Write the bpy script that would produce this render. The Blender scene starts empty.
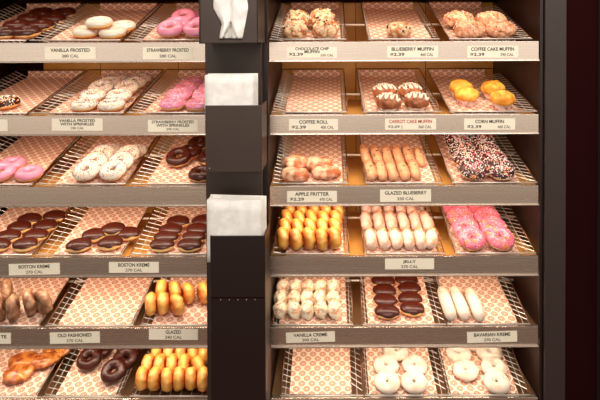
import bpy, math, random
from mathutils import Vector, Matrix, Euler, noise
random.seed(7)
PI = math.pi
S = bpy.context.scene
COL = S.collection

# ------------------------------------------------------------------ camera
F = 562.0
SHX, SHY = -0.05, -0.2667 + math.tan(math.radians(1.0)) * F / 600
EYE = Vector((0, -1.8, 1.45))
cd = bpy.data.cameras.new('camera'); cam = bpy.data.objects.new('camera', cd); COL.objects.link(cam)
cd.sensor_width = 36; cd.lens = F / 600 * 36; cd.shift_x = SHX; cd.shift_y = SHY
cam.matrix_world = Matrix.Translation(EYE) @ Matrix.Rotation(math.radians(89.0), 4, 'X') @ Matrix.Rotation(math.radians(-0.2), 4, 'Z')
S.camera = cam
CM = cam.matrix_world.copy()

def ray(px, py):
    d = Vector(((px - 300 + SHX * 600) / F, -(py - 200 - SHY * 600) / F, -1))
    return (CM.to_3x3() @ d).normalized()
def hit(px, py, p0, n):
    d = ray(px, py)
    t = (p0 - EYE).dot(n) / d.dot(n)
    return EYE + d * t
def fy(px, py, y=0.0):
    return hit(px, py, Vector((0, y, 0)), Vector((0, 1, 0)))

# ------------------------------------------------------------------ materials
def lin(c):
    return tuple((v / 255 / 12.92 if v / 255 <= .04045 else ((v / 255 + .055) / 1.055) ** 2.4) for v in c) + (1,)
MATS = {}
def mat(name, c, rough=.5, metal=0, coat=0, c2=None, scale=40, bump=0, bscale=60, sss=0, detail=3, ramp=(.4, .6)):
    m = bpy.data.materials.new(name); m.use_nodes = True
    nt = m.node_tree; b = nt.nodes['Principled BSDF']
    b.inputs['Base Color'].default_value = lin(c)
    b.inputs['Roughness'].default_value = rough; b.inputs['Metallic'].default_value = metal
    b.inputs['Coat Weight'].default_value = coat; b.inputs['Coat Roughness'].default_value = .12
    tc = nt.nodes.new('ShaderNodeTexCoord')
    if c2:
        n = nt.nodes.new('ShaderNodeTexNoise'); n.inputs['Scale'].default_value = scale; n.inputs['Detail'].default_value = detail
        r = nt.nodes.new('ShaderNodeValToRGB'); r.color_ramp.elements[0].position = ramp[0]; r.color_ramp.elements[1].position = ramp[1]
        r.color_ramp.elements[0].color = lin(c); r.color_ramp.elements[1].color = lin(c2)
        nt.links.new(tc.outputs['Object'], n.inputs['Vector']); nt.links.new(n.outputs['Fac'], r.inputs['Fac'])
        nt.links.new(r.outputs['Color'], b.inputs['Base Color'])
    if bump:
        n = nt.nodes.new('ShaderNodeTexNoise'); n.inputs['Scale'].default_value = bscale; n.inputs['Detail'].default_value = 3
        bp = nt.nodes.new('ShaderNodeBump'); bp.inputs['Strength'].default_value = bump; bp.inputs['Distance'].default_value = .004
        nt.links.new(tc.outputs['Object'], n.inputs['Vector']); nt.links.new(n.outputs['Fac'], bp.inputs['Height'])
        nt.links.new(bp.outputs['Normal'], b.inputs['Normal'])
    if sss:
        b.inputs['Subsurface Weight'].default_value = sss; b.inputs['Subsurface Scale'].default_value = .01
    MATS[name] = m
    return m

def steel_mat():
    m = mat('brushed_steel', (230, 215, 202), .3, .92)
    nt = m.node_tree; b = nt.nodes['Principled BSDF']
    tc = nt.nodes.new('ShaderNodeTexCoord'); mp = nt.nodes.new('ShaderNodeMapping'); mp.inputs['Scale'].default_value = (.6, 1, 90)
    n = nt.nodes.new('ShaderNodeTexNoise'); n.inputs['Scale'].default_value = 3; n.inputs['Detail'].default_value = 2
    r = nt.nodes.new('ShaderNodeMapRange'); r.inputs['To Min'].default_value = .24; r.inputs['To Max'].default_value = .30
    nt.links.new(tc.outputs['Object'], mp.inputs['Vector']); nt.links.new(mp.outputs['Vector'], n.inputs['Vector'])
    nt.links.new(n.outputs['Fac'], r.inputs['Value']); nt.links.new(r.outputs['Result'], b.inputs['Roughness'])
    return m
steel_mat()
mat('wire_steel', (226, 214, 204), .35, .4)
mat('rim_metal', (120, 82, 62), .35, .8)
mat('dark_laminate', (30, 12, 9), .4, 0, .1, c2=(30, 12, 9), scale=6)
mat('maroon', (34, 3, 4), .95); MATS['maroon'].node_tree.nodes['Principled BSDF'].inputs['Specular IOR Level'].default_value = .1
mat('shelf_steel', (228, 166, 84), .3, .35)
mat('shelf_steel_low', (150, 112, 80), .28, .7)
mat('holder_plastic', (58, 44, 38), .45, c2=(64, 50, 43), scale=3)
mat('bin_plastic', (27, 9, 7), .42)
mat('post_metal', (58, 46, 44), .45, .1)
mat('ochre_panel', (242, 180, 78), .38, 0, 0, c2=(230, 164, 66), scale=5)
mat('panel_seam', (110, 66, 24), .5)
mat('paper_card', (250, 240, 218), .6)
mat('ink', (38, 26, 24), .6)
mat('ink_grey', (120, 104, 94), .6)
mat('ink_red', (196, 60, 40), .6)
mat('tissue', (246, 243, 238), .75, c2=(232, 228, 224), scale=30, bump=.25, bscale=90)
mat('floor_tile', (120, 80, 54), .5, c2=(104, 68, 46), scale=4)
mat('light_housing', (225, 220, 210), .4)
# pastry
def dough_mat(name, top, band, wd=.007):
    m = mat(name, top, .5, 0, .25, bump=.25, bscale=70, sss=.08)
    nt = m.node_tree; b = nt.nodes['Principled BSDF']
    tc = nt.nodes.new('ShaderNodeTexCoord'); s = nt.nodes.new('ShaderNodeSeparateXYZ')
    n = nt.nodes.new('ShaderNodeTexNoise'); n.inputs['Scale'].default_value = 45
    a = nt.nodes.new('ShaderNodeMath'); a.operation = 'ABSOLUTE'
    ad = nt.nodes.new('ShaderNodeMath'); ad.operation = 'MULTIPLY_ADD'; ad.inputs[1].default_value = .006; ad.inputs[2].default_value = -.003
    ad2 = nt.nodes.new('ShaderNodeMath'); ad2.operation = 'ADD'
    r = nt.nodes.new('ShaderNodeMapRange'); r.inputs['From Min'].default_value = .002; r.inputs['From Max'].default_value = wd
    mx = nt.nodes.new('ShaderNodeMix'); mx.data_type = 'RGBA'
    mx.inputs['A'].default_value = lin(band); mx.inputs['B'].default_value = lin(top)
    L = nt.links.new
    L(tc.outputs['Object'], s.inputs[0]); L(tc.outputs['Object'], n.inputs['Vector']); L(s.outputs['Z'], a.inputs[0])
    L(n.outputs['Fac'], ad.inputs[0]); L(a.outputs[0], ad2.inputs[0]); L(ad.outputs[0], ad2.inputs[1]); L(ad2.outputs[0], r.inputs['Value'])
    L(r.outputs['Result'], mx.inputs['Factor']); L(mx.outputs['Result'], b.inputs['Base Color'])
dough_mat('dough', (214, 126, 48), (246, 204, 136))
dough_mat('glazed_dough', (200, 100, 28), (240, 180, 84), .018)
MATS['glazed_dough'].node_tree.nodes['Principled BSDF'].inputs['Coat Weight'].default_value = .6
mat('chocolate', (66, 19, 8), .4, 0, .18, bump=.15, bscale=40)
mat('dark_chocolate', (60, 20, 11), .4, 0, .18, bump=.2, bscale=50)
mat('vanilla_icing', (230, 213, 194), .4, 0, .3)
mat('pink_icing', (232, 138, 166), .35, 0, .4)
mat('hot_pink_icing', (226, 104, 128), .4, 0, .3)
mat('sprinkle_dark', (60, 40, 60), .5); mat('sprinkle_pink', (226, 96, 130), .5); mat('sprinkle_blue', (90, 130, 200), .5)
mat('sprinkle_white', (255, 245, 240), .5); mat('sprinkle_orange', (240, 150, 50), .5); mat('crumb_dark', (74, 30, 24), .6)
mat('muffin_top', (184, 104, 50), .7, c2=(240, 204, 162), scale=60, bump=.6, bscale=120)
mat('coffee_cake', (208, 130, 84), .7, c2=(240, 186, 150), scale=70, bump=.6, bscale=140)
mat('corn_top', (232, 140, 30), .6, c2=(248, 186, 76), scale=40, bump=.5, bscale=120)
mat('carrot_top', (120, 58, 30), .6, c2=(176, 104, 60), scale=60, bump=.5, bscale=120)
mat('chip_dark', (60, 28, 18), .4)
mat('cup_white', (246, 236, 222), .7); mat('cup_pink', (240, 205, 190), .7, c2=(180, 90, 80), scale=50, ramp=(.5, .6))
mat('fritter_skin', (140, 60, 22), .35, 0, .5, c2=(206, 124, 54), scale=45, bump=.6, bscale=90)
mat('fritter_pale', (232, 180, 146), .5, 0, .3, c2=(176, 86, 38), scale=30, bump=.6, bscale=90, ramp=(.42, .6))
mat('blueberry_cake', (222, 164, 122), .6, 0, .2, c2=(176, 98, 60), scale=35, bump=.5, bscale=110, ramp=(.45, .75))
mat('powdered', (220, 203, 188), .85, c2=(206, 168, 142), scale=26, bump=.3, bscale=100, ramp=(.5, .75))
mat('powdered_yellow', (222, 192, 176), .7, c2=(206, 124, 66), scale=34, bump=.4, bscale=90, ramp=(.48, .68))
mat('creme_coat', (226, 207, 180), .7, c2=(200, 132, 80), scale=45, bump=.6, bscale=120, ramp=(.52, .72))
mat('jelly', (190, 60, 40), .3, 0, .5)
mat('old_fashioned', (118, 72, 46), .5, 0, .3, c2=(168, 126, 94), scale=28, bump=.4, bscale=80)

def liner_mat():
    m = bpy.data.materials.new('donut_print_paper'); m.use_nodes = True
    nt = m.node_tree; b = nt.nodes['Principled BSDF']; b.inputs['Roughness'].default_value = .65
    N = nt.nodes.new; L = nt.links.new
    tc = N('ShaderNodeTexCoord')
    outs = []
    for off in ((0, 0, 0), (.5, .5, 0)):
        mp = N('ShaderNodeMapping'); mp.inputs['Scale'].default_value = (1 / .034, 1 / .042, 0)
        mp.inputs['Location'].default_value = off
        fr = N('ShaderNodeVectorMath'); fr.operation = 'FRACTION'
        sb = N('ShaderNodeVectorMath'); sb.operation = 'SUBTRACT'; sb.inputs[1].default_value = (.5, .5, 0)
        ml = N('ShaderNodeVectorMath'); ml.operation = 'MULTIPLY'; ml.inputs[1].default_value = (34, 42, 0)
        ln = N('ShaderNodeVectorMath'); ln.operation = 'LENGTH'
        L(tc.outputs['UV'], mp.inputs['Vector']); L(mp.outputs['Vector'], fr.inputs[0]); L(fr.outputs[0], sb.inputs[0])
        L(sb.outputs[0], ml.inputs[0]); L(ml.outputs[0], ln.inputs[0]); outs.append(ln.outputs['Value'])
    mn = N('ShaderNodeMath'); mn.operation = 'MINIMUM'; L(outs[0], mn.inputs[0]); L(outs[1], mn.inputs[1])
    dv = N('ShaderNodeMath'); dv.operation = 'DIVIDE'; dv.inputs[1].default_value = 30; L(mn.outputs[0], dv.inputs[0])
    r = N('ShaderNodeValToRGB'); cr = r.color_ramp
    base = lin((242, 212, 192)); ring = lin((190, 126, 98)); mid = lin((218, 164, 136))
    cr.elements[0].position = .08; cr.elements[0].color = base
    cr.elements[1].position = .11; cr.elements[1].color = ring
    for p, c in ((.17, ring), (.2, mid), (.26, mid), (.29, ring), (.36, ring), (.4, base)):
        e = cr.elements.new(p); e.color = c
    L(dv.outputs[0], r.inputs['Fac']); L(r.outputs['Color'], b.inputs['Base Color'])
    MATS['liner'] = m
liner_mat()

# ------------------------------------------------------------------ mesh helpers
class MB:
    def __init__(s): s.v = []; s.f = []; s.m = []; s.smooth = []
    def add(s, verts, faces, mi=0, sm=False):
        o = len(s.v); s.v += [tuple(v) for v in verts]
        for f in faces: s.f.append(tuple(i + o for i in f)); s.m.append(mi); s.smooth.append(sm)
    def box(s, a, b, mi=0, M=None):
        x0, y0, z0 = a; x1, y1, z1 = b
        vs = [Vector(p) for p in ((x0,y0,z0),(x1,y0,z0),(x1,y1,z0),(x0,y1,z0),(x0,y0,z1),(x1,y0,z1),(x1,y1,z1),(x0,y1,z1))]
        if M: vs = [M @ v for v in vs]
        s.add(vs, [(0,3,2,1),(4,5,6,7),(0,1,5,4),(1,2,6,5),(2,3,7,6),(3,0,4,7)], mi)
    def bar(s, p, q, r, n=4, mi=0):
        p = Vector(p); q = Vector(q); d = (q - p).normalized()
        a = d.orthogonal().normalized(); b = d.cross(a)
        vs = []
        for c in (p, q):
            for k in range(n):
                t = 2 * PI * k / n + PI / 4
                vs.append(c + a * math.cos(t) * r + b * math.sin(t) * r)
        fs = [(k, (k + 1) % n, n + (k + 1) % n, n + k) for k in range(n)] + [tuple(range(n))[::-1], tuple(range(n, 2 * n))]
        s.add(vs, fs, mi, n > 4)
    def tube(s, pts, r, n=6, mi=0):
        for a, b in zip(pts[:-1], pts[1:]): s.bar(a, b, r, n, mi)
    def grid(s, rows, closed=False, mi=0, sm=True, flip=False):
        nu = len(rows[0]); vs = [p for row in rows for p in row]; fs = []
        for i in range(len(rows) - 1):
            for j in range(nu if closed else nu - 1):
                k = (j + 1) % nu
                f = (i * nu + j, i * nu + k, (i + 1) * nu + k, (i + 1) * nu + j)
                fs.append(f[::-1] if flip else f)
        s.add(vs, fs, mi, sm)
    def mesh(s, name, mats):
        me = bpy.data.meshes.new(name); me.from_pydata(s.v, [], s.f)
        for m in mats: me.materials.append(MATS[m])
        me.polygons.foreach_set('material_index', s.m); me.polygons.foreach_set('use_smooth', s.smooth)
        me.update(); return me
    def build(s, name, mats, parent=None):
        if isinstance(mats, str): mats = [mats]
        o = bpy.data.objects.new(name, s.mesh(name, mats)); COL.objects.link(o)
        if parent: o.parent = parent
        return o
def bevel(o, w=.003, n=2):
    m = o.modifiers.new('bevel', 'BEVEL'); m.width = w; m.segments = n; m.limit_method = 'ANGLE'
    return o
def tag(o, label=None, cat=None, group=None, kind=None):
    if label: o['label'] = label
    if cat: o['category'] = cat
    if group: o['group'] = group
    if kind: o['kind'] = kind
    return o
def empty(name, M=None):
    o = bpy.data.objects.new(name, None); COL.objects.link(o); o.empty_display_size = .02
    if M is not None: o.matrix_world = M
    return o
def fbm(p, s=1.0): return noise.noise(Vector(p) * s)

# ------------------------------------------------------------------ case measures
SX = 1.8 / F
def X(px, y=0): return fy(px, 200, y).x
ROWY = [42.3, 115.3, 186.5, 257, 328, 399]      # top edge of each shelf face
ZS = [fy(330, y).z for y in ROWY]
ZS0 = ZS[0] + (ZS[0] - ZS[1])
FACE_H = ZS[0] - fy(330, 60.5).z
BAYS = {'left': (X(-68), X(232)), 'right': (X(270), X(538.3))}
D = .445; DEPTH = .53; TILT = math.radians(14.5); FY = .009
RN = ['top', 'second', 'third', 'fourth', 'fifth', 'bottom']
TILTS = [math.radians(t) for t in (16.5, 12.0, 14.0, 13.5, 13.5, 13.5)]
def frame(r):
    return Matrix.Translation((0, FY, ZS[r] + .003)) @ Matrix.Rotation(TILTS[r], 4, 'X')

# ------------------------------------------------------------------ setting
ftop = 0.0
b = MB(); b.box((-3, -3.2, -.05), (3, 2.0, 0)); tag(b.build('floor', 'floor_tile'), kind='structure')
b = MB(); b.box((-3, DEPTH + .06, 0), (3, DEPTH + .16, 2.6)); tag(b.build('wall_back', 'maroon'), kind='structure')
b = MB(); b.box((X(565, -.0), 0.0, 0), (X(700, 0), .12, 2.6)); tag(b.build('wall_right', 'maroon'), kind='structure')
b = MB(); b.box((X(597.5, 0), -.03, 0), (X(603, 0), -.0005, 2.6)); tag(b.build('trim_1', 'post_metal'), kind='structure')

def case(side, label):
    x0, x1 = BAYS[side]
    root = empty('display_case', Matrix.Translation(((x0 + x1) / 2, .25, 0)))
    tag(root, label, 'display case')
    off = Vector(((x0 + x1) / 2, .25, 0))
    def part(name, boxes, m, bev=0):
        b = MB()
        for a, c in boxes: b.box(Vector(a) - off, Vector(c) - off)
        o = b.build(name, m, root)
        if bev: bevel(o, bev)
        return o
    top = ZS0 + .35
    wl = X(-84) if side == 'left' else X(262.5)
    wr = X(250) if side == 'left' else X(543)
    part('side_panel', [((wl, .0, 0.0005), (x0 - .004, DEPTH, top))], 'dark_laminate', .002)
    part('side_panel', [((x1 + .004, .0, 0.0005), (wr, DEPTH, top))], 'dark_laminate', .002)
    part('back_panel', [((x0 - .003, DEPTH - .012, .1), (x1 + .003, DEPTH, top))], 'ochre_panel')
    if side == 'left': part('dark_panel', [((x0 - .003, DEPTH - .03, .1), (fy(43, 200, DEPTH - .03).x, DEPTH - .0125, top))], 'maroon')
    n = 3; bs = []
    for k in range(1, n):
        xx = x0 + (x1 - x0) * k / n + .012
        bs.append(((xx, DEPTH - .0135, .1), (xx + .0025, DEPTH - .012, top)))
    part('panel_seam', bs, 'panel_seam')
    zc = fy(330, 2.5, DEPTH - .03).z
    part('header_rail', [((x0 - .003, DEPTH - .05, zc), (x1 + .003, DEPTH - .0136, zc + .14))], 'maroon')
    part('base_cabinet', [((x0 - .003, .02, .0005), (x1 + .003, DEPTH - .013, ZS[5] - .09))], 'dark_laminate')
case('left', 'dark wooden pastry display case left of the paper dispensers')
case('right', 'dark wooden pastry display case right of the paper dispensers')
b = MB(); b.box((X(543.6), -.012, .0005), (X(564.6), .1, 2.55)); o = bevel(b.build('corner_post', 'post_metal'), .003)
tag(o, 'dark grey metal corner post at the right end of the shelves', 'post')

SHELFW = ['pale reflecting', 'grey', 'brown-tinted', 'dull brown', 'brown', 'lowest']
for side in ('left', 'right'):
    x0, x1 = BAYS[side]
    for r in range(-1, 6):
        z = ZS0 if r < 0 else ZS[r]
        root = empty('display_shelf', Matrix.Translation(((x0 + x1) / 2, 0, z)))
        nm = 'stainless shelf above the top basket row, %s bay' % side if r < 0 else 'stainless steel display shelf with folded front face, %s shelf of %s bay' % (RN[r], side)
        tag(root, nm, 'shelf', 'stainless display shelves')
        w = (x1 - x0) / 2
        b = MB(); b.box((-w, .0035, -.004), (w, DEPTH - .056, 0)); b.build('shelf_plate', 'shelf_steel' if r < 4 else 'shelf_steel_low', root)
        b = MB(); b.box((-w, 0, -FACE_H), (w, .003, .0012)); b.box((-w, .003, 0.0002), (w, .0105 if r < 4 else .02, .0012)); bevel(b.build('front_face', 'brushed_steel', root), .001)
        b = MB(); b.box((-w - .001, -.007, -FACE_H - .004), (w + .001, .012, -FACE_H)); bevel(b.build('bottom_lip', 'brushed_steel', root), .0012)
        if r >= 0:
            yy = FY + .24 * math.cos(TILTS[r]); zz = .24 * math.sin(TILTS[r]) - .0065
            b = MB(); b.bar((-w, yy, zz), (w, yy, zz), .0045, 10); b.build('support_rail', 'wire_steel', root)
        b = MB(); b.box((-w + .02, .03, -.018), (w - .02, .07, -.0045)); b.build('light_housing', 'light_housing', root)
        if r < 5:
            ld = bpy.data.lights.new('shelf_light', 'AREA'); ld.shape = 'RECTANGLE'; ld.size = (x1 - x0) - .06; ld.size_y = .03
            ld.energy = [1.15, 1.35, 1.7, 2.2, 2.0, 2.0][r + 1]; ld.spread = math.radians(165)
            ld.color = (1.0, .83, .63)
            lo = bpy.data.objects.new('shelf_light', ld); COL.objects.link(lo)
            lo.location = ((x0 + x1) / 2, .05, z - .0195); lo.rotation_euler = (math.radians(8), 0, 0)

# ------------------------------------------------------------------ baskets
def basket(side, idx, r, xl, xr, fl, fr, what, liner=True, lift=0, pl=0, pr=0):
    """xl/xr: rim edges in the photo at the basket front; fl/fr: outward flare of the side walls"""
    M = frame(r)
    p0 = M.translation; zero = 200
    yrow = ROWY[r]
    uL = hit(xl, yrow - 6, p0, Vector((0, 1, 0))).x; uR = hit(xr, yrow - 6, p0, Vector((0, 1, 0))).x
    c = (uL + uR) / 2; MM = Matrix.Translation((c, 0, 0)) @ M
    uL -= c; uR -= c; a, e = uL + fl, uR - fr
    root = empty('wire_basket', MM)
    where = ('%s bay %s shelf' % (side, RN[r]))
    pos = ['left', 'middle', 'right'][idx]
    tag(root, 'steel wire basket %s, %s of %s' % (what, pos, where), 'basket', 'steel wire pastry baskets')
    R = .0011
    H = lambda v: .008 + .021 * (v / D)
    W = .00115
    b = MB()
    n = 7
    for k in range(n + 1):
        u = a + (e - a) * k / n; b.bar((u, 0, 0), (u, D, 0), R)
    for k in range(9):
        v = D * k / 8; b.bar((a, v, -.0012), (e, v, -.0012), R)
    b.build('floor_grid', 'wire_steel', root)
    step = .024
    for (u0, u1, lean) in ((a, uL, 0.0), (e, uR, .05 if side == 'right' else 0.0)):
        b = MB(); k = 0; v = .006
        while v < D:
            vt = v - lean * (.3 + .7 * min(1, fr / .05)) if lean else v
            if vt > .0: b.bar((u0, v, 0), (u1, vt, H(vt)), W)
            v += step
        b.bar((u0, 0, 0), (u0, D, 0), R)
        mu, mn = (u0 + u1) / 2, .5
        b.bar((mu, 0, H(0) * mn), (mu, D, H(D) * mn), R)
        b.build('side_wall', 'wire_steel', root)
    b = MB()
    k = 0; u = a
    while u <= e + .001:
        b.bar((u, D, 0), (u, D + .008, H(D)), R); u += .018
    b.build('back_wall', 'wire_steel', root)
    b = MB(); u = a
    while u <= e + .001:
        b.bar((u, 0, 0), (u, -.004, H(0)), R); u += .02
    b.build('front_wall', 'wire_steel', root)
    b = MB(); RR = .0019
    b.bar((uL, -.004, H(0)), (uL, D + .008, H(D)), RR, 6); b.bar((uR, -.004, H(0)), (uR, D + .008, H(D)), RR, 6)
    b.bar((uL, D + .008, H(D)), (uR, D + .008, H(D)), RR, 6)
    b.build('rim', ['rim_metal'], root)
    b = MB(); b.bar((uL - .001, -.0052, H(0) + .0005), (uR + .001, -.0052, H(0) + .0005), .0022, 8); b.build('front_rail', 'wire_steel', root)
    if liner:
        g = []; uvs = []
        b = MB()
        A, E = a + .002 - pl, e - .002 + pr
        def prof(s):
            Lf = D - .035
            if s < Lf: return s + .006, .0026
            t = min(1, (s - Lf) / .05) * PI / 2
            rr = .021
            return Lf + .010 + math.sin(t) * rr, .0026 + (1 - math.cos(t)) * rr + max(0, (s - Lf - .044)) * .5
        ns, nu = 46, 14; tot = D - .035 + .052
        for i in range(ns + 1):
            s = tot * i / ns; v, h = prof(s); row = []
            for j in range(nu + 1):
                u = A + (E - A) * j / nu
                hh = h
                if i > 2 and i < ns: hh += abs(fbm((u * 9 + r * 3.1, s * 7 + idx, 1.7))) * .0022
                if u < a + .002: hh += (a + .002 - u) * .25
                if u > e - .002: hh += (u - e + .002) * .25
                row.append((u, v, hh)); uvs.append((u, s))
            g.append(row)
        b.grid(g)
        me = b.mesh('paper_liner', ['liner'])
        uvl = me.uv_layers.new(name='UVMap')
        for lp in me.loops: uvl.data[lp.index].uv = uvs[lp.vertex_index]
        o = bpy.data.objects.new('paper_liner', me); COL.objects.link(o); o.matrix_world = MM
        tag(o, 'donut-print paper liner in wire basket %s, %s of %s' % (what, pos, where) if len(what.split()) < 4 else 'donut-print liner %s, %s of %s' % (what, pos, where), 'paper liner', 'donut-print paper liners')

# ------------------------------------------------------------------ pastry meshes
PROTO = {}
def ring_mesh(R=.0265, rh=.0158, rv=.0155, mats='dough', seed=0, lump=.0008, name='donut_body', a0=0, a1=360, nu=40, nv=18, flat=.0015):
    b = MB(); rows = []
    for i in range(nu + 1):
        if i == nu: rows.append(rows[0]); break
        t = 2 * PI * i / nu; row = []
        for j in range(nv):
            q = 2 * PI * j / nv
            x = R + rh * math.cos(q); z = rv * math.sin(q)
            z = max(z, -rv + flat)
            l = fbm((math.cos(t) * 3 + seed * 5, math.sin(t) * 3, q * .8)) * lump * 2
            x += l * math.cos(q); z += l * math.sin(q) * (z > -rv * .8)
            row.append((x * math.cos(t), x * math.sin(t), z))
        rows.append(row)
    b.grid(rows, closed=True)
    return b.mesh(name, [mats])
def ring_frost(R=.0265, rh=.0158, rv=.0155, m='chocolate', seed=0, low=-12, t=.0014, nu=48, nv=14, name='frosting'):
    b = MB(); rows = []
    for i in range(nu):
        th = 2 * PI * i / nu
        lo = low + 16 * fbm((math.cos(th) * 1.7 + seed * 3.3, math.sin(th) * 1.7, seed)) + 9 * fbm((math.cos(th) * 4, math.sin(th) * 4, seed + 4))
        hi = 178 + 12 * fbm((math.cos(th) * 2, math.sin(th) * 2, seed + 9))
        row = []
        for j in range(nv + 1):
            q = math.radians(lo + (hi - lo) * j / nv)
            k = t if 0 < j < nv else -.0015
            if j in (1, nv - 1): k = t * 1.25
            x = R + (rh + k) * math.cos(q); z = (rv + k) * math.sin(q)
            row.append((x * math.cos(th), x * math.sin(th), z))
        rows.append(row)
    rows.append(rows[0]); b.grid(rows)
    return b.mesh(name, [m])
def blob_mesh(ax, ay, az, m, seed=0, lump=.001, name='body', lo=-90, hi=90, t=0, wav=0, nu=36, nv=16, pw=1.0, fs=1.0, flat=.8):
    b = MB(); rows = []
    for i in range(nv + 1):
        row = []
        for j in range(nu):
            th = 2 * PI * j / nu
            l0 = lo + (wav * fbm((math.cos(th) * 1.6 + seed, math.sin(th) * 1.6, seed * 2.1)) if wav else 0)
            q = math.radians(l0 + (hi - l0) * i / nv)
            k = t if (i > 0 or not wav) else -.0012
            c = abs(math.cos(q)) ** pw
            p = Vector((math.cos(th) * c * (ax + k), math.sin(th) * c * (ay + k), math.sin(q) * (az + k)))
            l = fbm((p.x * 60 * fs + seed * 7, p.y * 60 * fs, p.z * 60 * fs)) * lump * 2
            p += p.normalized() * l
            if lo <= -80: p.z = max(p.z, -az * flat)
            row.append(tuple(p))
        rows.append(row)
    b.grid(rows, closed=True)
    return b.mesh(name, [m])
def sprinkle_mesh(pts, cols, size=.0024, thick=.0006, name='sprinkles', seed=0):
    rnd = random.Random(seed); b = MB()
    for p, n in pts:
        n = Vector(n).normalized(); a = n.orthogonal().normalized(); a.rotate(Matrix.Rotation(rnd.uniform(0, 6.28), 3, n))
        a = (a + n * rnd.uniform(-.3, .5)).normalized()
        c = Vector(p) + n * thick * .7
        s = size * rnd.uniform(.7, 1.2)
        b.bar(c - a * s, c + a * s, thick * 1.3, 4, rnd.randrange(len(cols)))
    return b.mesh(name, cols)
def ring_pts(n, seed, R=.0265, rh=.0172, rv=.0169, lo=5, hi=160):
    rnd = random.Random(seed); out = []
    for _ in range(n):
        t = rnd.uniform(0, 2 * PI); q = math.radians(rnd.uniform(lo, hi))
        x = R + rh * math.cos(q)
        out.append(((x * math.cos(t), x * math.sin(t), rv * math.sin(q)), (math.cos(q) * math.cos(t), math.cos(q) * math.sin(t), math.sin(q))))
    return out
def dome_pts(n, seed, ax, ay, az, lo=5, hi=85, z0=0):
    rnd = random.Random(seed); out = []
    for _ in range(n):
        t = rnd.uniform(0, 2 * PI); q = math.asin(rnd.uniform(math.sin(math.radians(lo)), math.sin(math.radians(hi))))
        p = Vector((math.cos(t) * math.cos(q) * ax, math.sin(t) * math.cos(q) * ay, math.sin(q) * az + z0))
        out.append((p, (p.x, p.y, p.z - z0)))
    return out
def stick_mesh(L, ax, az, m, seed, lump=.0012, name='body'):
    b = MB(); rows = []; n = 22; nu = 16
    for i in range(n + 1):
        t = i / n; y = (t - .5) * L
        e = math.sqrt(max(0, 1 - abs(2 * t - 1) ** 6)) if 0 < i < n else .02
        row = []
        for j in range(nu):
            q = 2 * PI * j / nu
            rx, rz = ax * e, az * e
            l = 1 + fbm((math.cos(q) + seed * 3, math.sin(q), y * 38)) * lump * 90
            row.append((rx * math.cos(q) * l, y, max(rz * math.sin(q) * l, -az * .9)))
        rows.append(row)
    b.grid(rows, closed=True, flip=True)
    return b.mesh(name, [m])
def zigzag(n, w, h, z, m, name, seed, ax, az):
    b = MB(); rnd = random.Random(seed); pts = []
    for k in range(n * 6 + 1):
        t = k / (n * 6); x = (t - .5) * 2 * w; y = math.sin(t * n * 2 * PI) * h * math.sqrt(max(.1, 1 - (x / (w * 1.2)) ** 2)) + rnd.uniform(-.001, .001)
        rr = min(.97, math.sqrt((x / ax) ** 2 + (y / ax) ** 2)); pts.append((x, y, z + az * math.sqrt(1 - rr * rr) + .0012))
    b.tube(pts, .0040, 6); return b.mesh(name, [m])
def swirl(m, seed, ax, az, z, turns=3, name='icing_swirl'):
    b = MB(); pts = []
    for k in range(60):
        t = k / 59; a = t * turns * 2 * PI + seed; r = ax * .85 * (1 - t) + .002
        pts.append((r * math.cos(a), r * math.sin(a), z + az * math.sqrt(max(0, 1 - (r / ax) ** 2)) + .001))
    b.tube(pts, .0025, 6); return b.mesh(name, [m])
def cup_mesh(r0, r1, z0, z1, m, n=48):
    b = MB(); rows = []
    for i in range(5):
        t = i / 4; r = r0 + (r1 - r0) * t
        rows.append([((r + .0012 * (-1) ** j) * math.cos(2 * PI * j / n), (r + .0012 * (-1) ** j) * math.sin(2 * PI * j / n), z0 + (z1 - z0) * t) for j in range(n)])
    rows.insert(0, [(0.0005 * math.cos(2 * PI * j / n), .0005 * math.sin(2 * PI * j / n), z0) for j in range(n)])
    b.grid(rows, closed=True, sm=False); return b.mesh('paper_cup', [m])

SPR_V = ['sprinkle_dark', 'sprinkle_pink', 'sprinkle_blue', 'sprinkle_orange', 'sprinkle_dark']
SPR_P = ['sprinkle_pink', 'sprinkle_white', 'sprinkle_blue', 'sprinkle_orange', 'hot_pink_icing']
for nn in ('chocolate', 'dark_chocolate'): MATS[nn].node_tree.nodes['Principled BSDF'].inputs['Specular IOR Level'].default_value = .3
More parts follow.
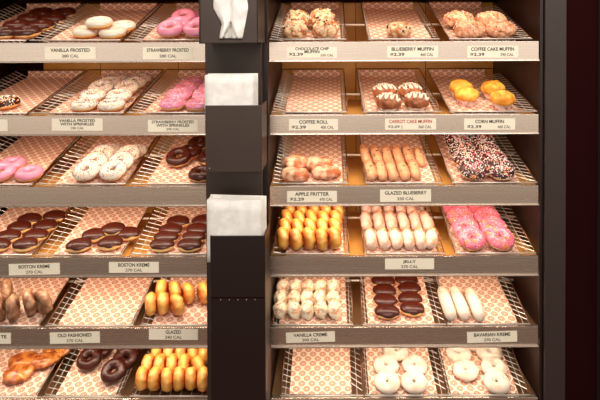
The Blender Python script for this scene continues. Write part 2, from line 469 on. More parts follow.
# kind: (object name, category, half height, [(part name, mesh maker, kind)])
def K(kind, seed):
    s = seed
    if kind == 'choc': return [ring_mesh(seed=s), ring_frost(m='chocolate', seed=s)]
    if kind == 'van': return [ring_mesh(seed=s), ring_frost(m='vanilla_icing', seed=s, low=-8)]
    if kind == 'pink': return [ring_mesh(seed=s), ring_frost(m='pink_icing', seed=s, low=-14)]
    if kind == 'vanspr': return [ring_mesh(seed=s, R=.0245, rh=.018), ring_frost(m='vanilla_icing', seed=s, low=-12, R=.0245, rh=.018), sprinkle_mesh(ring_pts(150, s, .0245, .0194), SPR_V, seed=s)]
    if kind == 'pinkspr': return [ring_mesh(seed=s, R=.0245, rh=.018), ring_frost(m='pink_icing', seed=s, R=.0245, rh=.018), sprinkle_mesh(ring_pts(200, s, .0245, .0194), SPR_P, seed=s)]
    if kind == 'hotpink': return [ring_mesh(seed=s, R=.0250, rh=.0205, lump=.002), ring_frost(m='hot_pink_icing', seed=s, low=0, R=.0250, rh=.0205), sprinkle_mesh(ring_pts(260, s, .0250, .0219), ['sprinkle_white', 'pink_icing', 'sprinkle_pink', 'sprinkle_orange', 'crumb_dark', 'pink_icing'], seed=s)]
    if kind == 'crumb': return [ring_mesh(seed=s, R=.0250, rh=.0205, lump=.002), ring_frost(m='dark_chocolate', seed=s, low=0, R=.0250, rh=.0205), sprinkle_mesh(ring_pts(330, s, .0250, .0219, lo=-5), ['sprinkle_white', 'crumb_dark', 'sprinkle_white', 'cup_white', 'hot_pink_icing'], size=.0018, thick=.0011, name='crumb_topping', seed=s)]
    if kind == 'nut': return [ring_mesh(seed=s), ring_frost(m='chocolate', seed=s), sprinkle_mesh(ring_pts(160, s), ['sprinkle_white', 'sprinkle_orange', 'cup_white'], size=.002, thick=.0012, name='nut_topping', seed=s)]
    if kind == 'fullchoc': return [ring_mesh(mats='dark_chocolate', seed=s, rh=.0172, rv=.0165, R=.025)]
    if kind == 'glazed': return [ring_mesh(mats='glazed_dough', seed=s, rh=.0155, rv=.0185, R=.0195, lump=.0024, flat=.0002)]
    if kind == 'oldf': return [ring_mesh(mats='old_fashioned', seed=s, rh=.0165, rv=.016, R=.0255, lump=.002, flat=.0002)]
    if kind == 'powder': return [ring_mesh(mats='powdered', seed=s, rh=.0195, rv=.014, R=.0245, lump=.0014)]
    if kind == 'boston': return [blob_mesh(.041, .033, .0165, 'dough', s, .0008, 'donut_body', pw=.75), blob_mesh(.041, .033, .0165, 'chocolate', s, .0006, 'frosting', lo=12, t=.0013, wav=26, pw=.75)]
    if kind == 'oval': return [blob_mesh(.041, .030, .0165, 'dough', s, .0008, 'donut_body', pw=.75), blob_mesh(.041, .030, .0165, 'chocolate', s, .0006, 'frosting', lo=4, t=.0013, wav=26, pw=.75)]
    if kind == 'creme': return [blob_mesh(.0215, .029, .026, 'creme_coat', s, .005, 'donut_body', pw=.8, fs=.8), sprinkle_mesh(dome_pts(90, s, .0215, .029, .0265), ['sprinkle_white', 'cup_white', 'sprinkle_orange'], size=.0016, thick=.0011, name='crumb_topping', seed=s)]
    if kind == 'long': return [stick_mesh(.15, .0205, .021, 'powdered', s, .001, 'donut_body')]
    if kind == 'blue': return [stick_mesh(.13, .0165, .0165, 'blueberry_cake', s, .003, 'cake_body'), sprinkle_mesh([(p, n) for p, n in dome_pts(9, s, .015, .06, .0165)], ['crumb_dark', 'fritter_skin'], size=.002, thick=.0017, name='blueberries', seed=s)]
    if kind == 'jelly': return [stick_mesh(.098, .0185, .020, 'powdered_yellow', s, .003, 'donut_body')]
    if kind == 'fritter': return [blob_mesh(.048, .036, .019, 'fritter_skin', s, .005, 'fritter_body', fs=.8, pw=.85)]
    if kind == 'fritterp': return [blob_mesh(.046, .036, .020, 'fritter_pale', s, .005, 'fritter_body', fs=.8, pw=.85)]
    if kind == 'ccmuf': return [blob_mesh(.043, .043, .033, 'muffin_top', s, .004, 'muffin_top', lo=-30, fs=.9), cup_mesh(.028, .034, -.024, .0, 'cup_white'), sprinkle_mesh(dome_pts(22, s, .043, .043, .034), ['chip_dark', 'chip_dark', 'cup_white'], size=.002, thick=.002, name='chocolate_chips', seed=s)]
    if kind == 'bbmuf': return [blob_mesh(.040, .040, .028, 'muffin_top', s, .003, 'muffin_top', lo=-30, fs=.9), cup_mesh(.028, .033, -.022, .0, 'cup_pink'), sprinkle_mesh(dome_pts(7, s, .040, .040, .028, 5, 50), ['chip_dark'], size=.003, thick=.0025, name='blueberries', seed=s)]
    if kind == 'coffee': return [blob_mesh(.050, .044, .027, 'coffee_cake', s, .0045, 'muffin_top', lo=-30, fs=.8), cup_mesh(.028, .034, -.022, .0, 'cup_pink'), sprinkle_mesh(dome_pts(60, s, .050, .044, .028), ['coffee_cake', 'cup_pink', 'muffin_top'], size=.0025, thick=.002, name='streusel', seed=s)]
    if kind == 'carrot': return [blob_mesh(.041, .041, .027, 'carrot_top', s, .0025, 'muffin_top', lo=-30), cup_mesh(.028, .034, -.022, .0, 'cup_white'), zigzag(4, .037, .034, 0, 'vanilla_icing', 'icing_drizzle', s, .042, .028)]
    if kind == 'corn': return [blob_mesh(.041, .040, .025, 'corn_top', s, .0025, 'muffin_top', lo=-30), cup_mesh(.026, .036, -.034, .002, 'cup_pink')]
KN = {'choc': ('ring_donut', 'chocolate frosted ring donut', .0155), 'van': ('ring_donut', 'vanilla frosted ring donut', .0155),
 'pink': ('ring_donut', 'pink frosted ring donut', .0155), 'vanspr': ('ring_donut', 'sprinkled white frosted donut', .0155),
 'pinkspr': ('ring_donut', 'sprinkled pink frosted donut', .0155), 'hotpink': ('ring_donut', 'deep pink sprinkled donut', .0155),
 'crumb': ('ring_donut', 'crumb-coated chocolate donut', .0155), 'nut': ('ring_donut', 'nut-topped chocolate donut', .0155),
 'fullchoc': ('ring_donut', 'glossy all-chocolate donut', .0165), 'glazed': ('ring_donut', 'golden glazed donut on edge', .0345),
 'oldf': ('ring_donut', 'brown old-fashioned donut on edge', .042), 'powder': ('ring_donut', 'white powdered donut', .014),
 'boston': ('filled_donut', 'chocolate topped filled donut', .0136), 'oval': ('filled_donut', 'oval chocolate topped donut', .0144),
 'creme': ('filled_donut', 'crumbed white cream donut', .0208), 'long': ('filled_donut', 'long white powdered donut', .0171),
 'blue': ('cake_stick', 'tan blueberry cake stick', .0149), 'jelly': ('jelly_stick', 'powdered jelly stick', .018),
 'fritter': ('apple_fritter', 'glazed brown fritter', .0152), 'fritterp': ('apple_fritter', 'pale sugared fritter', .016),
 'ccmuf': ('muffin', 'chocolate chip muffin', .024), 'bbmuf': ('muffin', 'blueberry muffin', .022), 'coffee': ('muffin', 'streusel-topped coffee cake muffin', .022),
 'carrot': ('muffin', 'muffin with white icing zigzags', .022), 'corn': ('muffin', 'yellow corn muffin', .034)}
CAT = {'ring_donut': 'donut', 'filled_donut': 'donut', 'cake_stick': 'pastry', 'jelly_stick': 'donut', 'apple_fritter': 'pastry', 'muffin': 'muffin'}
STUFFP = ('chocolate_chips', 'blueberries', 'sprinkles', 'crumb_topping', 'nut_topping', 'streusel')
def proto(kind, seed):
    key = (kind, seed)
    if key not in PROTO: PROTO[key] = K(kind, seed)
    return PROTO[key]
def words(i, n):
    if n == 1: return ''
    if n == 2: return ['left', 'right'][i]
    if i == 0: return 'leftmost'
    if i == n - 1: return 'rightmost'
    return ['', 'second', 'third', 'fourth', 'fifth', 'sixth'][i] + ' from left'
def rword(i, n):
    if n == 1: return ''
    if i == 0: return 'front row'
    if i == n - 1: return 'back row'
    return ['', 'second', 'third', 'fourth', 'fifth', 'sixth'][i] + ' row'
RAD = {k: .0425 for k in KN}
RAD.update(powder=.039, boston=.034, oval=.031, creme=.03, long=.076, blue=.07, jelly=.058, fritter=.038, fritterp=.038, corn=.04, bbmuf=.04, oldf=.036, glazed=.033)
SHINGLE = ('choc', 'pink', 'vanspr', 'pinkspr', 'hotpink', 'crumb', 'fullchoc')
cnt = 0
def place(side, idx, r, kind, rows, group, stand=False, yaw=0, jit=8, extra=None, lean=0):
    """rows: front to back, each a list of (px, py[, n offset[, yaw[, pitch]]])"""
    global cnt
    M = frame(r); R3 = M.to_3x3(); nvec = R3 @ Vector((0, 0, 1))
    name, desc, hh = KN[kind]
    rad = RAD[kind]; Mi = M.inverted(); pos = {}
    for i, row in enumerate(rows):
        for j, it in enumerate(row):
            off = it[2] if len(it) > 2 else 0
            q = Mi @ hit(it[0], it[1], M.translation + nvec * (hh + .0042 + off), nvec)
            pos[i, j] = q
    v0 = min(q.y for q in pos.values()); v1 = max(q.y for q in pos.values()); lim = rad - .003; vmx = D - .012 - rad
    dl = max(0, lim - v0); k_ = 1.0
    if v1 + dl > vmx and v1 - v0 > .01: k_ = (vmx - max(v0, lim)) / (v1 - v0)
    for q in pos.values(): q.y = v0 + dl + (q.y - v0) * k_
    if len(rows) > 1: print('ROWS', side, idx, r, kind, [round(sum(pos[i, j].y for j in range(len(rw_))) / len(rw_), 3) for i, rw_ in enumerate(rows)])
    for i, row in enumerate(rows):
        for j, it in enumerate(row):
            off = it[2] if len(it) > 2 else 0
            yw = (it[3] if len(it) > 3 else yaw) + random.uniform(-jit, jit); pt = it[4] if len(it) > 4 else lean
            q = pos[i, j].copy()
            if kind in SHINGLE and not stand and i + 1 < len(rows) and off < .02:
                near = [pos[i + 1, k] for k in range(len(rows[i + 1])) if abs(pos[i + 1, k].x - q.x) < .04]
                if near:
                    ov = 2 * rad - min((p.xy - q.xy).length for p in near)
                    if ov > .004:
                        lift = min(.026, ov * 1.6); pt = math.degrees(math.asin(lift / (2 * rad))); q.z += lift * .5
            P = M @ q
            parts = proto(kind, (cnt % 3))
            Rm = Matrix.Rotation(math.radians(pt), 4, 'X') @ Matrix.Rotation(math.radians(yw), 4, 'Z')
            if stand: Rm = Rm @ Matrix.Rotation(PI / 2, 4, 'Y') @ Matrix.Rotation(random.uniform(0, 6.28), 4, 'Z')
            elif name == 'ring_donut': Rm = Rm @ Matrix.Rotation(random.uniform(0, 6.28), 4, 'Z')
            MW = Matrix.Translation(P) @ R3.to_4x4() @ Rm
            rw, cw = rword(i, len(rows)), words(j, len(row))
            if off > .02: rw = 'on top, ' + rw
            loc = ' '.join(x for x in (rw, cw) if x)
            lab = '%s, %s%s basket of %s bay %s shelf' % (desc, loc + ', ' if loc else '', ['left', 'middle', 'right'][idx], side, RN[r])
            lab = lab.replace(', , ', ', ')
            if len(lab.split()) > 16: lab = lab.replace(' basket of', ' of').replace(' on edge', '')
            if len(parts) == 1:
                root = bpy.data.objects.new(name, parts[0]); COL.objects.link(root)
            else:
                root = bpy.data.objects.new(name, None); COL.objects.link(root); root.empty_display_size = .02
                for me in parts:
                    o = bpy.data.objects.new(me.name.split('.')[0], me); COL.objects.link(o); o.parent = root
                    if me.name.split('.')[0] in STUFFP: o['kind'] = 'stuff'
                    if me.name.startswith('jelly_filling'): o.location = (0, -.048, 0)
            root.matrix_world = MW
            tag(root, lab, CAT[name], group)
            cnt += 1

# ------------------------------------------------------------------ stock the shelves
FL = .045
# left bay
for r, (e0, e1) in enumerate([(27, 119), (29, 124), (33, 124), (32, 123), (44, 136), (38, 127)]):
    pass
LB = [  # rims per shelf: (left basket), (middle), (right)
 [(-58, 27), (31, 121), (126, 216)],
 [(-58, 28), (31, 124), (128, 218)],
 [(-56, 33), (38, 126), (131, 220)],
 [(-56, 33), (37, 123), (131, 219)],
 [(-56, 40), (47, 134), (141, 226)],
 [(-56, 38), (44, 121), (131, 218)]]
RB = [
 [(270, 346), (368, 439), (449, 531)],
 [(272, 347), (363, 441), (450, 536)],
 [(272, 348), (365, 442), (452, 536)],
 [(273, 349), (364, 444), (455, 535)],
 [(273, 353), (363, 445), (447, 529)],
 [(281, 363), (365, 447), (447, 529)]]
WL = [['of dark chocolate donuts', 'of vanilla frosted donuts', 'of pink frosted donuts'],
      ['with one nut-topped donut', 'of white sprinkled donuts', 'of pink sprinkled donuts'],
      ['with a few pink donuts', 'of white sprinkled donuts', 'with chocolate ring donuts'],
      ['full of chocolate filled donuts', 'with five filled donuts', 'full of chocolate filled donuts'],
      ['of brown old-fashioned donuts', 'left empty', 'of golden glazed donuts'],
      ['of brown fritters', 'of all-chocolate rings', 'full of glazed donuts']]
WR = [['of chocolate chip muffins', 'with one blueberry muffin', 'of coffee cake muffins'],
      ['left empty', 'of white-iced muffins', 'of corn muffins'],
      ['of sugared fritters', 'of blueberry cake sticks', 'of crumb-coated donuts'],
      ['full of glazed donuts', 'of powdered jelly sticks', 'of deep pink donuts'],
      ['of crumbed cream donuts', 'of oval chocolate donuts', 'with long powdered donuts'],
      ['left empty', 'of white powdered donuts', 'of white powdered donuts']]
NOLINER = {('left', 5, 2)}
for r in range(6):
    for i in range(3):
        xl, xr = LB[r][i]
        fl, fr = [(.052, .014), (.055, .014), (.05, .02)][i]
        if r == 5: fl, fr = [(.04, .014), (.038, .022), (.022, .02)][i]
        if r == 4: fl = .035
        basket('left', i, r, xl, xr, fl, fr, WL[r][i], pl=.004, pr=.004, liner=('left', r, i) not in NOLINER)
        xl, xr = RB[r][i]
        fl, fr = [(.042, .018), (.012, .022), (.012, .05)][i]
        if r == 5: fl, fr = [(.028, .038), (.016, .032), (.016, .034)][i]
        if r == 4: fl, fr = [(.02, .02), (.018, .034), (.016, .036)][i]
        basket('right', i, r, xl, xr, fl, fr, WR[r][i], pl=.003, pr=.003)

P = place
P('left', 0, 0, 'choc', [[(-6, 38), (18, 37)], [(8, 30), (33, 30)], [(22, 23), (46, 23)], [(34, 17), (57, 17)]], 'chocolate frosted donuts, left bay top shelf')
P('left', 1, 0, 'van', [[(78, 37.5), (105, 38.5)], [(91, 28.5, .030), (116, 32)]], 'vanilla frosted donuts')
P('left', 2, 0, 'pink', [[(166, 37.5), (193, 37.5)], [(173, 31, .006), (199, 31, .006)], [(180, 25, .006), (206, 25, .006)], [(186, 20.5, .006)]], 'pink frosted donuts, left bay top shelf')
P('left', 0, 1, 'nut', [[(6, 103)]], 'nut-topped donut')
P('left', 1, 1, 'vanspr', [[(79, 109), (107, 109)], [(88, 101), (115, 101)], [(97, 94), (123, 94)], [(105, 88), (131, 88)], [(112, 82), (137, 82)]], 'sprinkled white donuts, left bay second shelf')
P('left', 2, 1, 'pinkspr', [[(170, 107.5), (197, 108)], [(177, 99.5), (203, 100)], [(184, 92.5), (209, 93)], [(190, 86), (214, 86.5)]], 'sprinkled pink donuts')
P('left', 0, 2, 'pink', [[(0, 176), (28, 175)], [(11, 165.5)]], 'pink frosted donuts, left bay third shelf')
P('left', 1, 2, 'vanspr', [[(83, 179), (110, 179)], [(91, 170), (118, 170)], [(99, 162), (125, 162)], [(106, 155), (132, 155.5)]], 'sprinkled white donuts, left bay third shelf')
P('left', 2, 2, 'choc', [[(199, 180)], [(176, 166), (208, 163)], [(187, 157, .008)], [(197, 148, .002)]], 'chocolate frosted donuts, left bay third shelf')
P('left', 0, 3, 'boston', [[(-3, 246), (25, 245)], [(8, 237), (35, 236)], [(19, 228), (45, 226.5)], [(29, 220), (54, 217)]], 'filled donuts in the left basket, left bay fourth shelf')
P('left', 1, 3, 'boston', [[(79, 245.5), (110, 243.5)], [(94, 235.5, .006)], [(113, 229.5, .012), (128, 234)]], 'filled donuts in the middle basket, left bay fourth shelf')
P('left', 2, 3, 'boston', [[(161, 247), (189, 247)], [(165, 239.5, .006), (193, 239.5, .006)], [(170, 232, .01), (197, 232, .01)], [(177, 224, .01), (203, 223, .01)]], 'filled donuts in the right basket, left bay fourth shelf')
P('left', 0, 4, 'oldf', [[(-2, 309, 0, 20), (12, 309, 0, 24)], [(28, 304, 0, 38), (42, 303, 0, 52)], [(6, 293, 0, 30)]], 'brown old-fashioned donuts', stand=True, jit=5)
P('left', 2, 4, 'glazed', [[(151, 304, 0, 18), (163, 303, 0, 22), (177, 305, 0, 34)], [(162, 290, .006, 8), (175, 292, .004, 26), (188, 293, 0, 34), (204, 293, 0, 34)]], 'glazed donuts, left bay fifth shelf', stand=True, jit=5)
P('left', 0, 5, 'fritter', [[(18, 374, 0, 8)], [(23, 361, 0, 5), (45, 360, .002, 25)], [(57, 350, 0, 5)]], 'brown fritters')
P('left', 1, 5, 'fullchoc', [[(114, 374)], [(90, 361.5), (126, 361)], [(101, 349.5), (129, 348)]], 'all-chocolate ring donuts')
P('left', 2, 5, 'glazed', [[(142, 379), (154.5, 379), (167, 380), (179, 379), (191, 379), (203, 380)], [(148, 366), (160, 366), (172, 366), (184, 366), (198, 368, 0, 28)], [(157, 354), (169, 354), (181, 354), (193, 354), (204, 355)], [(163, 344), (175, 344), (187, 344), (199, 344)]], 'glazed donuts, left bay bottom shelf', stand=True, yaw=6, jit=7)

P('right', 0, 0, 'ccmuf', [[(293.5, 36), (325, 36)], [(296, 25.5, .013), (322, 24, .016)]], 'chocolate chip muffins', jit=90)
P('right', 1, 0, 'bbmuf', [[(401, 34)]], 'blueberry muffin', jit=5)
P('right', 2, 0, 'coffee', [[(475, 36), (508, 36)], [(464, 25, .012), (497, 26, .014)]], 'coffee cake muffins', jit=15)
P('right', 1, 1, 'carrot', [[(390, 107), (419, 106)], [(386, 96.5, .006), (412, 96, .006)]], 'white-iced muffins', jit=20)
P('right', 2, 1, 'corn', [[(470, 99), (507, 103)], [(464, 91, .006), (497, 92, .004)]], 'corn muffins', jit=90)
P('right', 0, 2, 'fritterp', [[(294, 179), (326, 177)], [(295, 167, .012), (319, 168.5, .01)]], 'sugared fritters', jit=15)
P('right', 1, 2, 'blue', [[(371, 176), (382, 176), (393, 176), (404.5, 176), (416, 175)], [(366, 160, .003), (377, 160, .003), (388, 160, .003), (399, 160, .003), (409.5, 159, .003), (421, 162)]], 'blueberry cake sticks', jit=2, yaw=2)
P('right', 2, 2, 'crumb', [[(475, 178), (503, 178)], [(469, 168), (496, 168)], [(464, 159), (490, 159)], [(460, 150), (485, 150)], [(456, 142), (480, 142)], [(452, 134), (476, 134)]], 'crumb-coated donuts')
rows = []
for (yy, xs, rv) in ((243, 277, 13), (233, 279, 12.6), (224, 281, 12.3), (215, 284, 12), (207, 287, 11.6)):
    rows.append([(xs + 5 + rv * k, yy + (k % 2) * .8, 0, 14 + 4 * (k % 3)) for k in range(5 if yy > 210 else 3)])
P('right', 0, 3, 'glazed', rows, 'glazed donuts, right bay fourth shelf', stand=True, jit=5)
rows = [[(371, 241), (383.5, 241), (396, 241), (408.5, 241), (421, 241, .002, 0), (432.5, 241, .002, -14)],
        [(366, 223), (379, 223), (391, 223), (403.5, 223), (415.5, 223), (427, 224, 0, 4)],
        [(366, 207), (376, 207), (388, 207), (400, 208), (411, 210)]]
P('right', 1, 3, 'jelly', rows, 'powdered jelly sticks', jit=3, yaw=3)
P('right', 2, 3, 'hotpink', [[(472, 244.5), (501, 244.5)], [(466, 233.5), (494, 233.5)], [(461, 223), (488, 223)], [(456, 213.5), (482, 213.5)], [(452, 205), (477, 205)], [(448, 198), (473, 198)]], 'deep pink sprinkled donuts')
rows = [[(280 + 13.6 * k, 310, 0, 0) for k in range(5)], [(281 + 13 * k, 299, .003, 0) for k in range(5)], [(283 + 12.6 * k, 288, .005, 0) for k in range(5)]]
P('right', 0, 4, 'creme', rows, 'crumbed cream donuts', jit=10)
P('right', 1, 4, 'oval', [[(387, 312), (412, 309)], [(385, 301), (410, 299)], [(384, 291), (409, 289)], [(383, 281), (406, 280)]], 'oval chocolate topped donuts', jit=6)
P('right', 2, 4, 'long', [[(447, 304), (460, 304), (475, 305)]], 'long powdered donuts', jit=2, yaw=4)
P('right', 1, 5, 'powder', [[(387, 382), (414, 382)], [(386, 365.5), (414.5, 365.5)], [(396, 351)]], 'powdered donuts in the middle basket, right bay')
P('right', 2, 5, 'powder', [[(497, 383)], [(466, 371), (494, 368)], [(459, 354), (489, 353)], [(474, 342, 0)]], 'powdered donuts in the right basket, right bay')

# ------------------------------------------------------------------ price labels
def text_mesh(t, width, m, parent, cx, cz, maxh=None, y=-.0013, left=False):
    cu = bpy.data.curves.new('t', 'FONT'); cu.body = t; cu.size = 1; cu.align_x = 'LEFT' if left else 'CENTER'; cu.align_y = 'CENTER'; cu.offset = .022
    ob = bpy.data.objects.new('t', cu); COL.objects.link(ob); bpy.context.view_layer.update()
    me = bpy.data.meshes.new_from_object(ob.evaluated_get(bpy.context.evaluated_depsgraph_get()))
    w = max(v.co.x for v in me.vertices) - min(v.co.x for v in me.vertices); hgt = max(v.co.y for v in me.vertices) - min(v.co.y for v in me.vertices)
    bpy.data.objects.remove(ob); bpy.data.curves.remove(cu)
    s = width / w; sz = s
    if maxh: sz = maxh / hgt
    for v in me.vertices: v.co = Vector((v.co.x * s + cx, y, v.co.y * sz + cz))
    me.materials.clear(); me.materials.append(MATS[m])
    o = bpy.data.objects.new('lettering', me); COL.objects.link(o); o.parent = parent
    return o
def label(x0, x1, y0, y1, lines, desc, rot=0, price=None, cal=None, inkm='ink'):
    a = fy(x0, y0); b2 = fy(x1, y1)
    cx, cz = (a.x + b2.x) / 2, (a.z + b2.z) / 2; w, h = b2.x - a.x, a.z - b2.z
    root = empty('price_label', Matrix.Translation((cx, -.0008, cz)) @ Matrix.Rotation(math.radians(rot), 4, 'Y'))
    tag(root, desc, 'label', 'shelf price labels')
    b = MB(); b.box((-w / 2, -.0008, -h / 2), (w / 2, 0, h / 2)); b.build('card', 'paper_card', root)
    px = SX
    if len(lines) == 1:
        n = len(lines[0]); text_mesh(lines[0], min(w * .84, n * 2.62 * px), inkm, root, 0, h * .22, 3.5 * px)
        if cal: text_mesh(cal, 17 * px if not price else 13 * px, 'ink_grey', root, 0 if not price else w * .28, -h * .26, 3.0 * px)
        if price: text_mesh(price, 14 * px, inkm if inkm == 'ink' else 'ink_grey', root, -w * .30, -h * .24, 3.5 * px)
    else:
        text_mesh(lines[0], min(w * .84, len(lines[0]) * 2.4 * px), inkm, root, 0, h * .32, 2.9 * px)
        text_mesh(lines[1], min(w * .66, len(lines[1]) * 2.5 * px), inkm, root, 0, h * .03, 2.9 * px)
        if price: text_mesh(price, 14 * px, inkm, root, -w * .32, -h * .2, 3.4 * px)
        if cal: text_mesh(cal, 13 * px, 'ink_grey', root, w * .3 if price else 0, -h * .3, 2.4 * px)
label(45, 96, 47, 59, ['VANILLA FROSTED'], 'price label reading VANILLA FROSTED on the top shelf face', cal='280 CAL')
label(143, 193, 47, 59, ['STRAWBERRY FROSTED'], 'price label reading STRAWBERRY FROSTED on the top shelf face', cal='280 CAL')
label(-42, 8, 119.5, 131, ['GLAZED'], 'cropped price label at the left edge on the second shelf face') if False else None
b = MB()
for nm, x1_, y0_, y1_, ds in (('a', 8, 119.5, 131, 'cropped cream price label at far left of the second shelf'), ('b', 11, 333, 343.5, 'cropped price label ending in TE at far left of fifth shelf')):
    a = fy(-40, y0_); c = fy(x1_, y1_)
    root = empty('price_label', Matrix.Translation(((a.x + c.x) / 2, -.0008, (a.z + c.z) / 2))); tag(root, ds, 'label', 'shelf price labels')
    w, h = (c.x - a.x), a.z - c.z
    b = MB(); b.box((-w / 2, -.0008, -h / 2), (w / 2, 0, h / 2)); b.build('card', 'paper_card', root)
    if nm == 'b': text_mesh('TE', 6 * SX, 'ink', root, w / 2 - 7 * SX, h * .15, 3.3 * SX)
label(52, 103, 118.5, 130.5, ['VANILLA FROSTED', 'WITH SPRINKLES'], 'price label reading VANILLA FROSTED WITH SPRINKLES', cal='290 CAL')
label(148, 198, 120, 131.5, ['STRAWBERRY FROSTED', 'WITH SPRINKLES'], 'price label reading STRAWBERRY FROSTED WITH SPRINKLES', cal='290 CAL')
label(9, 60, 263.5, 274.5, ['BOSTON KREME'], 'BOSTON KREME label below the left basket of filled donuts', rot=-1.2, cal='270 CAL')
label(109, 159, 262, 272.5, ['BOSTON KREME'], 'BOSTON KREME label right of the other, beside the dispenser', cal='270 CAL')
label(50, 100, 332, 343, ['OLD FASHIONED'], 'price label reading OLD FASHIONED on the fifth shelf face', rot=-1.2, cal='270 CAL')
label(149, 198, 329, 339.5, ['GLAZED'], 'price label reading GLAZED on the fifth shelf face', rot=.6, cal='240 CAL')
label(287, 337, 47, 57.5, ['CHOCOLATE CHIP', 'MUFFIN'], 'price label reading CHOCOLATE CHIP MUFFIN', price='$2.39', cal='550 CAL')
label(387, 438, 46, 57.5, ['BLUEBERRY MUFFIN'], 'price label reading BLUEBERRY MUFFIN', price='$2.39', cal='460 CAL')
label(467, 518, 46, 57.5, ['COFFEE CAKE MUFFIN'], 'price label reading COFFEE CAKE MUFFIN', price='$2.39', cal='590 CAL')
label(289, 338, 119, 130, ['COFFEE ROLL'], 'price label reading COFFEE ROLL on the second shelf', price='$2.39', cal='400 CAL')
label(385, 436, 118.5, 129.5, ['CARROT CAKE MUFFIN'], 'price label reading CARROT CAKE MUFFIN in red', price='$2.09 |', cal='560 CAL', inkm='ink_red')
label(464, 515, 118.5, 129.5, ['CORN MUFFIN'], 'price label reading CORN MUFFIN on the second shelf', price='$2.39', cal='460 CAL')
label(287, 337, 191, 202, ['APPLE FRITTER'], 'price label reading APPLE FRITTER on the third shelf', price='$2.29', cal='470 CAL')
label(380, 431, 189.5, 201.5, ['GLAZED BLUEBERRY'], 'price label reading GLAZED BLUEBERRY on the third shelf', rot=-.3, cal='350 CAL')
label(385, 434, 258.5, 269, ['JELLY'], 'price label reading JELLY on the fourth shelf face', cal='270 CAL')
label(286, 335, 332, 342, ['VANILLA CREME'], 'price label reading VANILLA CREME on the fifth shelf face', rot=-1.5, cal='300 CAL')
label(467, 517, 331.5, 342, ['BAVARIAN KREME'], 'price label reading BAVARIAN KREME on the fifth shelf face', rot=-1.5, cal='270 CAL')

# ------------------------------------------------------------------ dispenser column between the bays
PY = -.045
b = MB(); b.box((X(206, PY), PY, .0005), (X(262, PY), -.009, 2.2)); o = bevel(b.build('mounting_board', 'holder_plastic'), .002)
tag(o, 'tall dark brown board between the two bays holding the dispensers', 'board')
def pbox(name, mb, x0, x1, y0, y1, yf, yb):
    a = fy(x0, y0, yf); c = fy(x1, y1, yf); mb.box((a.x, yf, c.z), (c.x, yb, a.z)); return a, c
def root_at(name, p, label, cat, group=None):
    r = empty(name, Matrix.Translation(p)); tag(r, label, cat, group); return r
# top: tissue dispenser box
yf = PY - .165
a = fy(199, -40, yf); c = fy(258, 43.5, yf)
rt = root_at('paper_dispenser', ((a.x + c.x) / 2, yf, c.z), 'dark box dispenser with deli tissue in its front opening, at picture top', 'dispenser', 'dark paper dispensers')
off = Vector(rt.location)
W2 = (c.x - a.x) / 2; Hh = a.z - c.z
def rel(px, py, y=yf): return fy(px, py, y) - off
op = [(216, -22), (212.5, 8), (221, 24.5), (218.7, 39.5), (242.4, 39.5), (248.6, 8), (244, -22)]
ring_o = [rel(*p) for p in op]
# front panel with a real opening: outer rectangle joined to the opening outline
b = MB()
outer = [rel(199, -40), rel(199, 8), rel(199, 25), rel(199, 43.5), rel(258, 43.5), rel(258, 8), rel(258, -40)]
n = len(op); vs = [v + Vector((0, 0, 0)) for v in outer] + ring_o + [v + Vector((0, .004, 0)) for v in ring_o]
fs = [(k, (k + 1) % n, n + (k + 1) % n, n + k) for k in range(n)] + [(n + k, n + (k + 1) % n, 2 * n + (k + 1) % n, 2 * n + k) for k in range(n)]
b.add(vs, fs)
dp = PY - yf - .0005
for q in (((-W2, 0.0, 0), (-W2 + .003, dp, Hh)), ((W2 - .003, 0.0, 0), (W2, dp, Hh)), ((-W2, 0, 0), (W2, dp, .003)), ((-W2, dp - .003, 0), (W2, dp, Hh))): b.box(*q)
b.build('body', 'holder_plastic', rt)
# tissue: two folded leaves meeting in a crease, pushed out of the opening
tp = empty('deli_tissue', Matrix.Translation(off)); tag(tp, 'crumpled white deli tissue bulging from the top dispenser opening', 'paper')
for s in (0, 1):
    b = MB(); rows = []
    for i in range(31):
        t = i / 30; py = -22 + 60.5 * t
        xm = 230
        def ip(tb):
            for (p, u), (q_, v_) in zip(tb[:-1], tb[1:]):
                if p <= py <= q_: return u + (v_ - u) * (py - p) / (q_ - p)
            return tb[-1][1]
        xe = ip([(-22, 218), (-6, 214), (8, 213), (24, 221.5), (39, 219)]) if s == 0 else ip([(-22, 243), (-2, 247), (8, 248), (25, 245), (39, 242)])
        pass
        row = []
        for j in range(25):
            q = j / 24; px = xm + (xe - xm) * q
            y = yf - .002 + .003 * q - .010 * math.sin(q * PI) + .0035 * fbm((q * 3 + s * 5, t * 5, .3)) + (.006 if q < .15 else 0) + (.022 if abs(px - 230.5) < (py - 21) * .42 else 0)
            row.append(rel(px, py, y) if False else Vector((rel(px, py).x, y - yf, rel(px, py).z)))
        rows.append(row)
    b.grid(rows); o = b.build('tissue_leaf', 'tissue', tp)
    so = o.modifiers.new('s', 'SOLIDIFY'); so.thickness = .0012

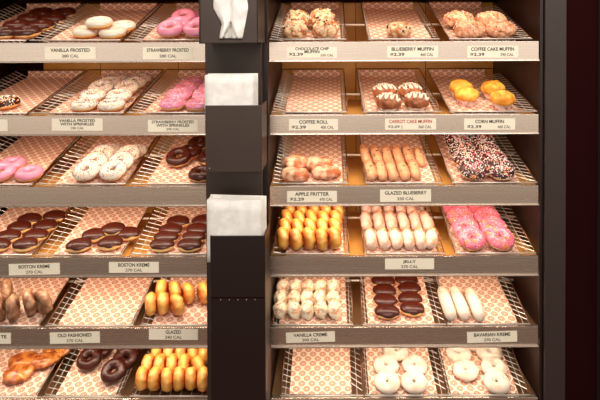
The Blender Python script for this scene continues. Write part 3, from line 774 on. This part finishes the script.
# middle: paper pocket with a stack of sheets
def sheets(x0, x1, ytop, ybot, yf, label, rot, n=7, dx=.6):
    root = empty('paper_stack'); p = fy((x0 + x1) / 2, ybot, yf); root.location = p; tag(root, label, 'paper stack', 'white deli paper stacks')
    a = fy(x0, ytop, yf) - p; c = fy(x1, ybot, yf) - p
    for k in range(n):
        b = MB(); rnd = random.Random(k + int(x1)); y0 = .0075 * k; rows = []
        rr = math.radians(rot + rnd.uniform(-.9, .9)); top = a.z - SX * 1.0 + rnd.uniform(-.002, .004); ex = SX * dx * k * .6
        for i in range(7):
            z = c.z + (top - c.z) * i / 6
            row = []
            for j in range(11):
                x = a.x + (c.x - a.x) * j / 10 + ex * (j / 10)
                y = y0 + .0022 * fbm((x * 14 + k, z * 12, k * .7))
                row.append((x * math.cos(rr) + z * math.sin(rr) * 0, y, z + x * math.sin(rr)))
            rows.append(row)
        b.grid(rows); o = b.build('paper_sheet', 'tissue', root)
        so = o.modifiers.new('s', 'SOLIDIFY'); so.thickness = .0045; so.offset = 1
    return root
yf = PY - .13
def pocket(x0, x1, y0, y1, yf, label, m, seam=None):
    a = fy(x0, y0, yf); c = fy(x1, y1, yf)
    rt = root_at('paper_dispenser', ((a.x + c.x) / 2, yf, c.z), label, 'dispenser', 'dark paper dispensers')
    w = (c.x - a.x) / 2; h = a.z - c.z; d = PY - yf - .0005
    b = MB(); b.box((-w, 0, 0), (w, .004, h)); bevel(b.build('front_panel', m, rt), .0015)
    for s in (-1, 1):
        b = MB(); b.box((min(s * w, s * (w - .004)), .0042, 0), (max(s * w, s * (w - .004)), d, h)); bevel(b.build('side_panel', m, rt), .001)
    b = MB(); b.box((-w + .0042, .0042, 0), (w - .0042, d, .004)); b.build('bottom_panel', m, rt)
    if seam:
        z = fy(300, seam, yf).z - c.z
        b = MB(); b.box((-w + .002, -.0012, z), (w - .002, -.0001, z + .003)); b.build('trim_strip', 'maroon', rt)
        for k in range(5):
            b = MB(); xx = -w + .03 + k * (2 * w - .06) / 4
            b.bar((xx, -.0022, z - .004), (xx, -.0001, z - .004), .0012, 8); b.build('screw', 'wire_steel', rt)
    else:
        b = MB(); b.bar((-w + .012, -.002, -.0 + .012), (-w + .012, -.0001, .012), .0013, 8); b.build('screw', 'wire_steel', rt)
    return rt
pocket(205, 262, 105.5, 172, yf, 'dark brown pocket dispenser holding the upper stack of white papers', 'holder_plastic')
sheets(205, 254, 74.5, 128, yf + .012, 'stack of white deli papers standing in the middle pocket dispenser', .6)
pocket(210, 266, 236, 425, yf, 'tall near-black bin dispenser under the lower paper stack', 'bin_plastic', seam=298)
sheets(207, 262, 200, 262, yf + .012, 'thick stack of white papers in the tall black bin dispenser', -1.0, n=8)

# ------------------------------------------------------------------ light
w = bpy.data.worlds.new('world'); S.world = w; w.use_nodes = True
nt = w.node_tree; bg = nt.nodes['Background']; tc = nt.nodes.new('ShaderNodeTexCoord'); sp = nt.nodes.new('ShaderNodeSeparateXYZ')
rp = nt.nodes.new('ShaderNodeValToRGB'); mr = nt.nodes.new('ShaderNodeMapRange'); mr.inputs['From Min'].default_value = -1; mr.inputs['From Max'].default_value = 1
nt.links.new(tc.outputs['Generated'], sp.inputs[0]); nt.links.new(sp.outputs['Z'], mr.inputs['Value']); nt.links.new(mr.outputs['Result'], rp.inputs['Fac']); 
# the shop opposite the case: brighter and darker stretches around the horizon
mpw = nt.nodes.new('ShaderNodeMapping'); mpw.inputs['Scale'].default_value = (2.6, 2.6, .35)
nw = nt.nodes.new('ShaderNodeTexNoise'); nw.inputs['Scale'].default_value = 2.2; nw.inputs['Detail'].default_value = 1
rw_ = nt.nodes.new('ShaderNodeMapRange'); rw_.inputs['From Min'].default_value = .3; rw_.inputs['From Max'].default_value = .7; rw_.inputs['To Min'].default_value = .16; rw_.inputs['To Max'].default_value = .66
nt.links.new(tc.outputs['Generated'], mpw.inputs['Vector']); nt.links.new(mpw.outputs['Vector'], nw.inputs['Vector']); nt.links.new(nw.outputs['Fac'], rw_.inputs['Value'])
nt.links.new(rw_.outputs['Result'], bg.inputs['Strength']); nt.links.new(rp.outputs['Color'], bg.inputs['Color'])
e = rp.color_ramp.elements; e[0].position = .0; e[0].color = (.08, .05, .035, 1); e[1].position = 1; e[1].color = (.3, .28, .25, 1)
for p, c in ((.33, (.38, .22, .12, 1)), (.42, (.95, .68, .46, 1)), (.475, (3.1, 2.8, 2.45, 1)), (.54, (3.1, 2.8, 2.45, 1)), (.65, (.4, .36, .32, 1))):
    x = rp.color_ramp.elements.new(p); x.color = c
bg.inputs['Strength'].default_value = 1
ld = bpy.data.lights.new('ceiling_light', 'AREA'); ld.shape = 'RECTANGLE'; ld.size = 2.4; ld.size_y = .8; ld.energy = 54; ld.color = (1, .93, .84)
lo = bpy.data.objects.new('ceiling_light', ld); COL.objects.link(lo); lo.location = (0.2, -1.7, 2.6)
lo.rotation_euler = (Vector((0.2, -1.7, 2.6)) - Vector((0, 0, 1.2))).to_track_quat('Z', 'Y').to_euler()

vs = S.view_settings; vs.view_transform = 'Standard'; vs.look = 'None'; vs.gamma = 1; vs.use_curve_mapping = False; vs.exposure = 0.0
